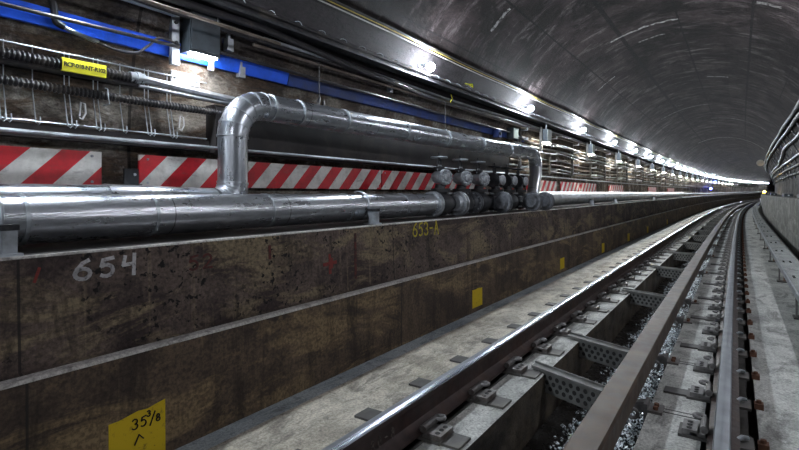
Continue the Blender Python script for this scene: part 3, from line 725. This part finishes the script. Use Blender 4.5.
# corrugated cables at lower left
def corr(s0, s1, d, z, r, label, m='black'):
    n = int((s1-s0)/.0062); pts = [P(s0+(s1-s0)*i/n, d, z+.006*math.sin(i*.01)) for i in range(n+1)]
    o = MB().tube(pts, r, 10, rs=[r*(1.12 if (i//2) % 2 else .76) for i in range(n+1)]).build('corrugated_cable', M[m]); tag(o, label, 'cable'); return o
corr(-1.2, 1.90, -3.44, .80, .030, 'black corrugated cable wearing the yellow tag')
corr(-1.2, 3.1, -3.45, .648, .026, 'lower black corrugated cable on the wire hangers')
line('power_cable', M['black'], [(-9, -3.45, .745), (1.9, -3.45, .75)], .018, 'smooth black cable under the tagged corrugated cable', 'cable')
line('conduit', M['galv'], [(1.88, -3.44, .80), (2.5, -3.44, .775), (3.2, -3.44, .76)], .028, 'bright steel conduit from the tagged cable to behind the elbow', 'conduit')
line('conduit', M['grey'], [(1.88, -3.43, .745), (3.2, -3.43, .72)], .012, 'thin steel conduit under the bright one behind the elbow', 'conduit')
cg = empty('cable_gland', 1.88, -3.44, .80, 'dark coupling where the corrugated cable meets the steel conduit', 'coupling')
MB().lathe([(-.06, .036), (-.02, .036), (-.018, .043), (.01, .043), (.012, .037), (.04, .037)], (0, 0, 0), (0, 1, 0), 12).build('nut', M['galv'], cg)
# yellow tag
tg = empty('cable_tag', 1.515, -3.40, .787, 'yellow printed identification tag on the black corrugated cable', 'tag')
MB().prism([(.004, -.036), (.012, -.036), (.014, 0), (.012, .036), (.004, .036), (-.004, .036), (-.004, .04), (.014, .04), (.018, 0), (.014, -.04), (-.004, -.04), (-.004, -.036)], -.128, .128).build('sleeve', M['tag'], tg)
tc = bpy.data.curves.new('lettering', 'FONT'); tc.body = 'RCP-018-NT-R102'; tc.size = .036; tc.align_x = 'CENTER'; tc.align_y = 'CENTER'; tc.extrude = .0008; tc.offset = .0012; tc.space_character = .86
to = bpy.data.objects.new('lettering', tc); C.objects.link(to); tc.materials.append(M['ink']); to.parent = tg; to.location = (.0195, 0, 0); to.rotation_euler = (PI/2, 0, PI/2); to['label'] = 'dark printed letters'
bpy.context.view_layer.update(); me_ = bpy.data.meshes.new_from_object(to); t2 = bpy.data.objects.new('lettering', me_); C.objects.link(t2); t2.parent = tg; t2.location = to.location; t2.rotation_euler = to.rotation_euler; bpy.data.objects.remove(to); t2.name = 'lettering'; t2['label'] = 'dark printed letters'
# wire hanger rack
rk = empty('wire_rack', -.4, -3.5, .43, 'rusty wire hanger rack holding the corrugated cables at left', 'rack')
def rk_add(name, pts, r, m='galv'):
    o = MB().tube([Vector(p) for p in pts], r, 6).build(name, M[m], rk); return o
rk_add('rail_bar', [(0.04, -1, .0), (0.04, 2.85, .0)], .005); rk_add('rail_bar', [(0.04, -1, .44), (0.04, 2.85, .44)], .005)
for k in range(21):
    y = -.9+k*.172
    for dy in ((0, .028) if k % 3 else (0,)):
        h = rk_add('hanger', [(.0, y+dy, .46), (.0, y+dy, .2), (.05, y+dy, -.01), (.055, y+dy+.012, -.022), (.05, y+dy+.024, -.008), (.045, y+dy+.024, .03)], .0035)
    if k % 4 == 1: rk_add('hook', [(.03, y+.05, .15), (.11, y+.05, .155), (.095, y+.05, .20), (.085, y+.05, .255), (.05, y+.052, .265)], .0035)
    elif k % 4 == 0: rk_add('loop', [(.045, y+.07, .05), (.06, y+.08, .04), (.06, y+.10, .08), (.06, y+.095, .14), (.05, y+.075, .15), (.045, y+.07, .06)], .005, 'white')
# far racks: bright wire hangers under each far wall box
def far_rack():
    r = empty('cable_bracket', 0, 0, 0, 'x', 'bracket', 'cable brackets far along the left wall')
    MB().box(-.02, .03, -.035, .035, -.48, .42).build('channel', M['pad'], r)
    for z in (-.42, -.2, -.05, .12, .30):
        MB().box(.02, .17, -.022, .022, z, z+.02).box(.15, .17, -.022, .022, z, z+.05).build('arm', M['galv'], r)
    return r
fr = far_rack()
for k in range(18):
    s_ = 9.3+k*1.85; lb = f'{ORD[k]} steel cable bracket on the wall beyond the silver pipe'
    if k == 0: place(fr, s_, -3.46, .9); fr['label'] = lb
    else: dup(fr, s_, -3.46, .9, lb)

# black cable tray with ties
def tray():
    t = bpy.data.objects.new('cable_tray', None); C.objects.link(t); tag(t, 'long black cable tray with pale ties below the tunnel lamps', 'cable tray')
    z0 = 1.44; d0 = wall_d(z0, .0)
    sweep([(d0+.03, z0-.02), (d0+.17, z0-.02), (d0+.17, z0+.0), (d0+.03, z0+.0)], ax(-9, 120, 1.5), closed=True).build('tray', M['vdark'], t)
    for i, (dd, zz, r) in enumerate(((.07, .03, .028), (.125, .025, .024), (.10, .065, .024), (.15, .06, .018), (.06, .08, .02))):
        pts = [(s_, d0+dd+.006*math.sin(s_*2+i), z0+zz+.006*math.sin(s_*1.3+i*2)) for s_ in ax(-9, 120, 1.2)]
        line('cable', M['black'], pts, r, None, None, 7, 1.5, parent=t)
    for k in range(60):
        s_ = 2.6+k*.31; c = P(s_, d0+.10, z0+.045)
        mb = MB(); q = [c+Vector((0, 0, 0))+(P(s_, d0+.10+.082*math.cos(a), z0+.04+.066*math.sin(a))-c) for a in [i*PI/5 for i in range(10)]]
        q = [P(s_, d0+.10+.078*math.cos(a), z0+.045+.062*math.sin(a)) for a in [math.radians(x) for x in range(10, 150, 20)]]
        mb.tube(q, .0028, 5).build('tie', M['galv'], t)
    return t
tray()
# lamp feed cables along the top
wl('lamp_cable', M['yellow'], 1.80, .0055, 'yellow cable running above the row of tunnel lamps', s0=-9, off=.035, sag=.006, st=.8)
wl('lamp_cable', M['white'], 1.775, .007, 'white cable beside the yellow one above the lamps', s0=-9, off=.035, sag=.006, st=.8)
wl('lamp_cable', M['black'], 1.82, .010, 'black cable beside the yellow one above the lamps', s0=-9, off=.03, sag=.004, st=.8)

# ------------------------------------------------------------------ lamps
def lamp():
    t = empty('tunnel_lamp', 0, 0, 0, 'x', 'lamp', 'tunnel lamps in a row along the upper left wall')
    # origin on the wall, +x towards the track
    MB().lathe([(0, .045), (.012, .045), (.014, .02), (.095, .02), (.10, .036), (.125, .036)], (0, 0, 0), (1, 0, -.35), 14).build('socket', M['galv'], t)
    a = Vector((1, 0, -.35)).normalized()
    MB().lathe([(.124, .026), (.135, .043), (.155, .054), (.18, .052), (.20, .036), (.21, .012)], (0, 0, 0), a, 14).build('globe', M['lamp'], t)
    MB().tube([(0, 0, .01), (-.01, 0, .06), (-.045, 0, .13)], .007, 6).build('lead', M['black'], t)
    return t
lp = lamp(); LZ = 1.62
for k in range(-3, 34):
    s_ = 5.37+3.73*k+(-.08 if k == 1 else 0)
    i = k+3
    d_ = wall_d(LZ, .0)
    if k >= 0: lb = (f'{ORD[k]} glowing tunnel lamp in view on the upper left wall' if k < 20 else 'tiny far tunnel lamp in the bright line at the end of the row')
    else: lb = ['tunnel lamp out of view well behind the camera', 'tunnel lamp out of view behind the camera', 'tunnel lamp above the frame over the yellow tag'][k+3]
    if i == 0: place(lp, s_, d_, LZ); lp['label'] = lb
    else: dup(lp, s_, d_, LZ, lb)

for k, s_ in enumerate((-8.2, -2.1, 4.0, 9.6)):  # fill lamps added out of view to brighten the bench and left wall
    x_, z_ = ring(35)
    r_ = dup(lp, s_, x_, z_, ['dim lamp on the right wall, well behind the camera', 'dim lamp on the right wall, just behind the camera', 'dim lamp on the right wall, just ahead of the camera and out of frame', 'dim lamp on the right wall, farthest ahead and just out of frame'][k], 'tunnel lamps on the right wall beside the camera')
    r_.rotation_euler = (0, 0, PI-phi(s_))
    for c_ in r_.children:
        if c_.name.startswith('globe'): c_.data = c_.data.copy(); c_.data.materials[0] = M['lamp2']
# lamp box (dark box with a light under it) and its strut
bx = empty('lamp_box', 2.335, -3.40, 1.195, 'dark electrical box with a bright light at its lower edge, upper left', 'electrical box')
MB().box(-.06, .07, -.13, .13, -.145, .215).build('housing', M['box'], bx)
MB().box(.07, .077, -.12, .12, -.12, .18).build('door', M['box'], bx)
MB().box(.0, .07, -.10, .10, -.162, -.146).build('lamp_strip', M['strip'], bx)
MB().tube([(.082, .10, .17), (.082, .10, .12)], .005, 6).build('hasp', M['galv'], bx)
MB().tube([(.0, .0, .19), (.06, -.09, .20), (.06, .10, .195)], .006, 6).build('wire', M['white'], bx)
for y0_, y1_ in ((-.19, -.13), (.125, .17)): MB().box(-.08, -.06, y0_, y1_, -.215, -.125).build('mounting_plate', M['white'], bx)
su = empty('strut_channel', 2.15, -3.46, .95, 'galvanised vertical strut left of the lamp box', 'strut')
MB().box(0, .04, -.03, .03, 0, .46).build('channel', M['galv'], su)
for z in (.16, .31, .43): MB().lathe([(0, .014), (.012, .014), (.014, .006)], (.04, 0, z), (1, 0, 0), 8).build('bolt', M['vdark'], su)
wp = empty('wall_plate', 2.30, wall_d(.90, .0), .84, 'pale bolted plate on the wall under the lamp box', 'plate')
MB().box(0, .02, -.12, .12, .0, .09).build('plate', M['white'], wp)
for y in (-.09, .09): MB().lathe([(0, .014), (.012, .014)], (.02, y, .045), (1, 0, 0), 8).build('bolt', M['galv'], wp)
# loop cable and small conduit at upper left
def hang(name, m, pts, r, label, cat):
    o = MB().tube([P(*q) for q in smooth(pts)], r, 8).build(name, M[m]); return tag(o, label, cat)
def smooth(pts, k=6):
    out = []; n = len(pts); q = [pts[0]]+list(pts)+[pts[-1]]
    for i in range(1, n):
        a, b, c, d = [Vector(x) for x in q[i-1:i+3]]
        for j in range(k):
            t_ = j/k; out.append(.5*((2*b)+(c-a)*t_+(2*a-5*b+4*c-d)*t_*t_+(3*b-a-3*c+d)*t_**3))
    out.append(Vector(pts[-1])); return out
hang('flexible_cable', 'black', [(1.60, -3.44, .985), (1.72, -3.42, .955), (1.84, -3.40, .96), (1.93, -3.40, 1.03), (2.0, -3.40, 1.10), (2.08, -3.42, 1.115), (2.18, -3.42, 1.10)], .009, 'black flexible cable curling over the blue duct', 'cable')
hang('conduit', 'galv', [(1.42, -3.45, 1.03), (1.5, -3.44, 1.005), (1.62, -3.44, .985)], .014, 'short bright conduit crossing the blue duct at left', 'conduit')
hang('conduit', 'vdark', [(1.36, -3.48, 1.25), (1.365, -3.44, 1.12), (1.375, -3.44, 1.05), (1.42, -3.44, 1.03)], .022, 'dark curved conduit coming down onto the blue duct', 'conduit')
# drop wires with hooks
for k, (s_, z1, z0, lb) in enumerate(((3.55, 1.30, .84, 'drop wire with dark hooks above the silver pipe, left one'), (6.05, 1.30, .80, 'drop wire above the silver pipe, right one'))):
    g = empty('drop_hook', s_, -3.30, z0, lb, 'hook', 'drop wires over the silver pipe')
    MB().tube([(-.12, 0, z1-z0), (0, 0, z1-z0-.05), (0, 0, .06)], .004, 6).build('wire', M['black'], g)
    MB().lathe([(0, .010), (.02, .018), (.10, .014), (.12, .005)], (0, -.03, -.03), (0, .3, 1), 8).build('weight', M['black'], g)
    MB().lathe([(0, .010), (.02, .018), (.10, .014), (.12, .005)], (0, .05, -.06), (0, .1, 1), 8).build('weight', M['black'], g)
# pipe cleats seen on the upper wall
cl = empty('pipe_cleat', 0, 0, 0, 'x', 'cleat', 'cleats on the wall above the blue duct')
MB().box(0, .05, -.03, .03, 0, .10).box(.03, .06, -.03, -.01, .02, .13).build('body', M['galv'], cl)
for k, (s_, z, lb) in enumerate(((2.75, 1.41, 'first steel cleat right of the lamp box'), (2.98, 1.40, 'second steel cleat right of the lamp box'), (2.62, 1.16, 'steel cleat close to the right side of the lamp box'), (2.78, .98, 'small cleat on the lower edge of the blue duct'), (4.9, 1.20, 'cleat halfway along the dusty blue duct'))):
    if k == 0: place(cl, s_, wall_d(z, .02), z); cl['label'] = lb
    else: dup(cl, s_, wall_d(z, .02), z, lb)
yb = empty('ribbon', 6.55, wall_d(1.62, .05), 1.56, 'bit of yellow tape tied on the black cable tray', 'tape')
MB().tube([(0.05, -.12, .0), (.05, 0, .01), (.05, .10, .03), (.05, .12, -.01), (.05, .03, .0)], .008, 5).build('tape', M['tag'], yb)
yb = empty('ribbon', 6.2, wall_d(1.3, .12), 1.29, 'short yellow strap round the cables below the tray', 'tape')
MB().tube([(0.0, 0, -.02), (.03, 0, .03), (.01, 0, .09)], .007, 5).build('tape', M['tag'], yb)

# wall boxes with small lights, repeated far along the wall
def wbox():
    t = empty('junction_box', 0, 0, 0, 'x', 'electrical box', 'junction boxes with small lights along the left wall')
    MB().box(0, .14, -.13, .13, 0, .26).build('housing', M['box'], t)
    MB().box(.14, .147, -.12, .12, .01, .25).build('door', M['boxg'], t)
    MB().box(.03, .13, -.11, .11, -.03, -.002).build('lamp_strip', M['warm'], t)
    MB().tube([(.07, 0, .26), (.07, 0, .40), (.02, 0, .5)], .014, 8).build('conduit', M['galv'], t)
    MB().box(0, .05, -.20, -.16, -.2, .3).build('strut', M['pad'], t)
    return t
wb = wbox()
for k in range(20):
    s_ = 10.2+k*3.73; z = 1.04; lb = f'{ORD[k]} lit junction box on the wall beyond the silver pipe'
    if k == 0: place(wb, s_, wall_d(1.55, .02), z); wb['label'] = lb
    else: dup(wb, s_, wall_d(1.55, .02), z, lb)
g = empty('junction_box', 8.75, wall_d(1.1, .05), .99, 'grey green junction box above the elbow end of the silver pipe, unlit', 'electrical box')
MB().box(0, .12, -.12, .12, 0, .20).build('housing', M['box'], g); MB().box(.12, .13, -.11, .11, .01, .19).build('door', M['boxg'], g)
MB().tube([(.05, .12, .1), (.05, .3, .08), (.03, .6, .06)], .012, 8).build('conduit', M['grey'], g)
g = empty('junction_box', 8.1, wall_d(1.05, .05), .96, 'small blue grey box left of the grey green junction box', 'electrical box')
MB().box(0, .10, -.07, .07, 0, .13).build('housing', M['bluedk'], g); MB().lathe([(0, .03), (.02, .03)], (.1, 0, .07), (1, 0, 0), 10).build('cap', M['box'], g)

# ------------------------------------------------------------------ right wall
for a, r, m, lb in ((40, .045, 'rgrey', 'uppermost conduit on the right wall'), (36.8, .045, 'rgrey', 'second conduit from the top on the right wall'), (30, .05, 'rgrey', 'third conduit from the top on the right wall'), (20, .045, 'grey', 'fourth conduit from the top on the right wall'), (14, .045, 'rgrey', 'second lowest conduit on the right wall'), (8.3, .035, 'grey', 'lowest conduit on the right wall')):
    pts = []
    for s_ in ax(4, 125, 1.5):
        w = 0
        if a == 30: w = -7*max(0, min(1, (s_-25)/6)) + (.4*math.sin(s_*.9))
        elif s_ > 30 and a > 33: w = 0
        x, z = ring(a+w+.25*math.sin(s_*.9+a), TR-.07); pts.append((s_, x, z))
    line('conduit', M[m], pts, r, lb, 'conduit', 10, 1.5)
def rb():
    t = empty('conduit_bracket', 0, 0, 0, 'x', 'bracket', 'brackets holding the conduits on the right wall')
    mb = MB(); A = [math.radians(x) for x in range(5, 44, 4)]
    for i in range(len(A)-1):
        a0, a1 = A[i], A[i+1]; q = [Vector((TC[0]+r*math.cos(a), 0, TC[1]+r*math.sin(a))) for a, r in ((a0, TR-.005), (a0, TR-.035), (a1, TR-.035), (a1, TR-.005))]
        mb.add([v+Vector((0, y, 0)) for y in (-.025, .025) for v in q], [(0, 1, 2, 3), (7, 6, 5, 4), (1, 5, 6, 2), (0, 4, 5, 1), (2, 6, 7, 3)])
    mb.build('strut', M['rgrey'], t)
    for a in (40, 36.8, 20, 14, 8.3):
        mb = MB(); c = Vector((TC[0]+(TR-.07)*math.cos(math.radians(a)), 0, TC[1]+(TR-.07)*math.sin(math.radians(a)))); mb.lathe([(-.02, .052), (.02, .052)], c, (0, 1, 0), 10); mb.build('clamp', M['rgrey'], t)
    return t
r_ = rb()
for k in range(18):
    s_ = 12+k*1.9; lb = f'{ORD[k]} curved strut under the conduits of the right wall'
    if k == 0: place(r_, s_, 0, 0); r_['label'] = lb
    else: dup(r_, s_, 0, 0, lb)
g = empty('horn_speaker', 41.5, .95, 2.02, 'pale round device hanging at the end of the upper right conduits', 'loudspeaker')
MB().lathe([(-.15, .05), (-.05, .08), (.0, .10), (.12, .22), (.13, .22), (.135, .18)], (0, 0, 0), (0, -1, -.3), 16).build('horn', M['galv'], g)
MB().box(-.04, .04, -.04, .1, .05, .2).box(.0, .25, .04, .10, .10, .15).build('bracket', M['vdark'], g)
cb2 = empty('splice_box', 0, 0, 0, 'x', 'box', 'low black boxes on the right bench')
MB().box(-.10, .10, -.5, .5, 0, .07).box(-.09, .09, -.45, .45, .07, .085).build('housing', M['box'], cb2); MB().lathe([(0, .02), (.03, .02)], (0, -.5, .04), (0, -1, 0), 8).build('gland', M['galv'], cb2)
for k, s_ in enumerate((13.5, 18.3, 26, 33)):
    lb = f'{ORD[k]} low black box on top of the right bench'
    if k == 0: place(cb2, s_, 1.2, -.11); cb2['label'] = lb
    else: dup(cb2, s_, 1.2, -.11, lb)
g = empty('warning_light', 40.0, 1.16, -.11, 'small amber warning light on the far end of the right bench', 'lamp')
MB().box(-.08, .08, -.08, .08, 0, .10).build('base', M['tag'], g); MB().lathe([(0, .06), (.06, .06), (.10, .03)], (0, 0, .10), (0, 0, 1), 10).build('lens', M['amber'], g)
for k, (s_, z) in enumerate(((62, 1.05), (58, .35))):
    g = empty('signal_lamp', s_, -3.2, z, ['upper blue signal lamp far down the left wall', 'lower blue signal lamp far down the left wall'][k], 'lamp', 'blue signal lamps')
    MB().box(-.3, 0, -.06, .06, -.05, .05).build('bracket', M['box'], g); MB().lathe([(0, .10), (.12, .10), (.16, .05)], (0, 0, 0), (.6, -1, 0), 12).build('lens', M['bluelamp'], g)

# small patches of dirt: loose rubble on the left slab gutter edge
cam = bpy.data.cameras.new('camera'); co = bpy.data.objects.new('camera', cam); C.objects.link(co)
co.location = (0, 0, ZO); co.rotation_euler = (PI/2, 0, TH); cam.sensor_width = 36; cam.lens = 500/799*36; cam.shift_y = -(225-193.18)/799
cam.clip_start = .05; cam.clip_end = 400
sc = bpy.context.scene; sc.camera = co
w = bpy.data.worlds.new('world'); sc.world = w; w.use_nodes = True; w.node_tree.nodes['Background'].inputs[0].default_value = (.4, .5, .7, 1); w.node_tree.nodes['Background'].inputs[1].default_value = .02
vs = sc.view_settings; vs.view_transform = 'Standard'; vs.look = 'None'; vs.gamma = 1; vs.use_curve_mapping = False; vs.exposure = 2.47
sc.cycles.max_bounces = 8; sc.cycles.diffuse_bounces = 5; sc.cycles.glossy_bounces = 3
sc.cycles.use_denoising = True; sc.cycles.sample_clamp_indirect = 6
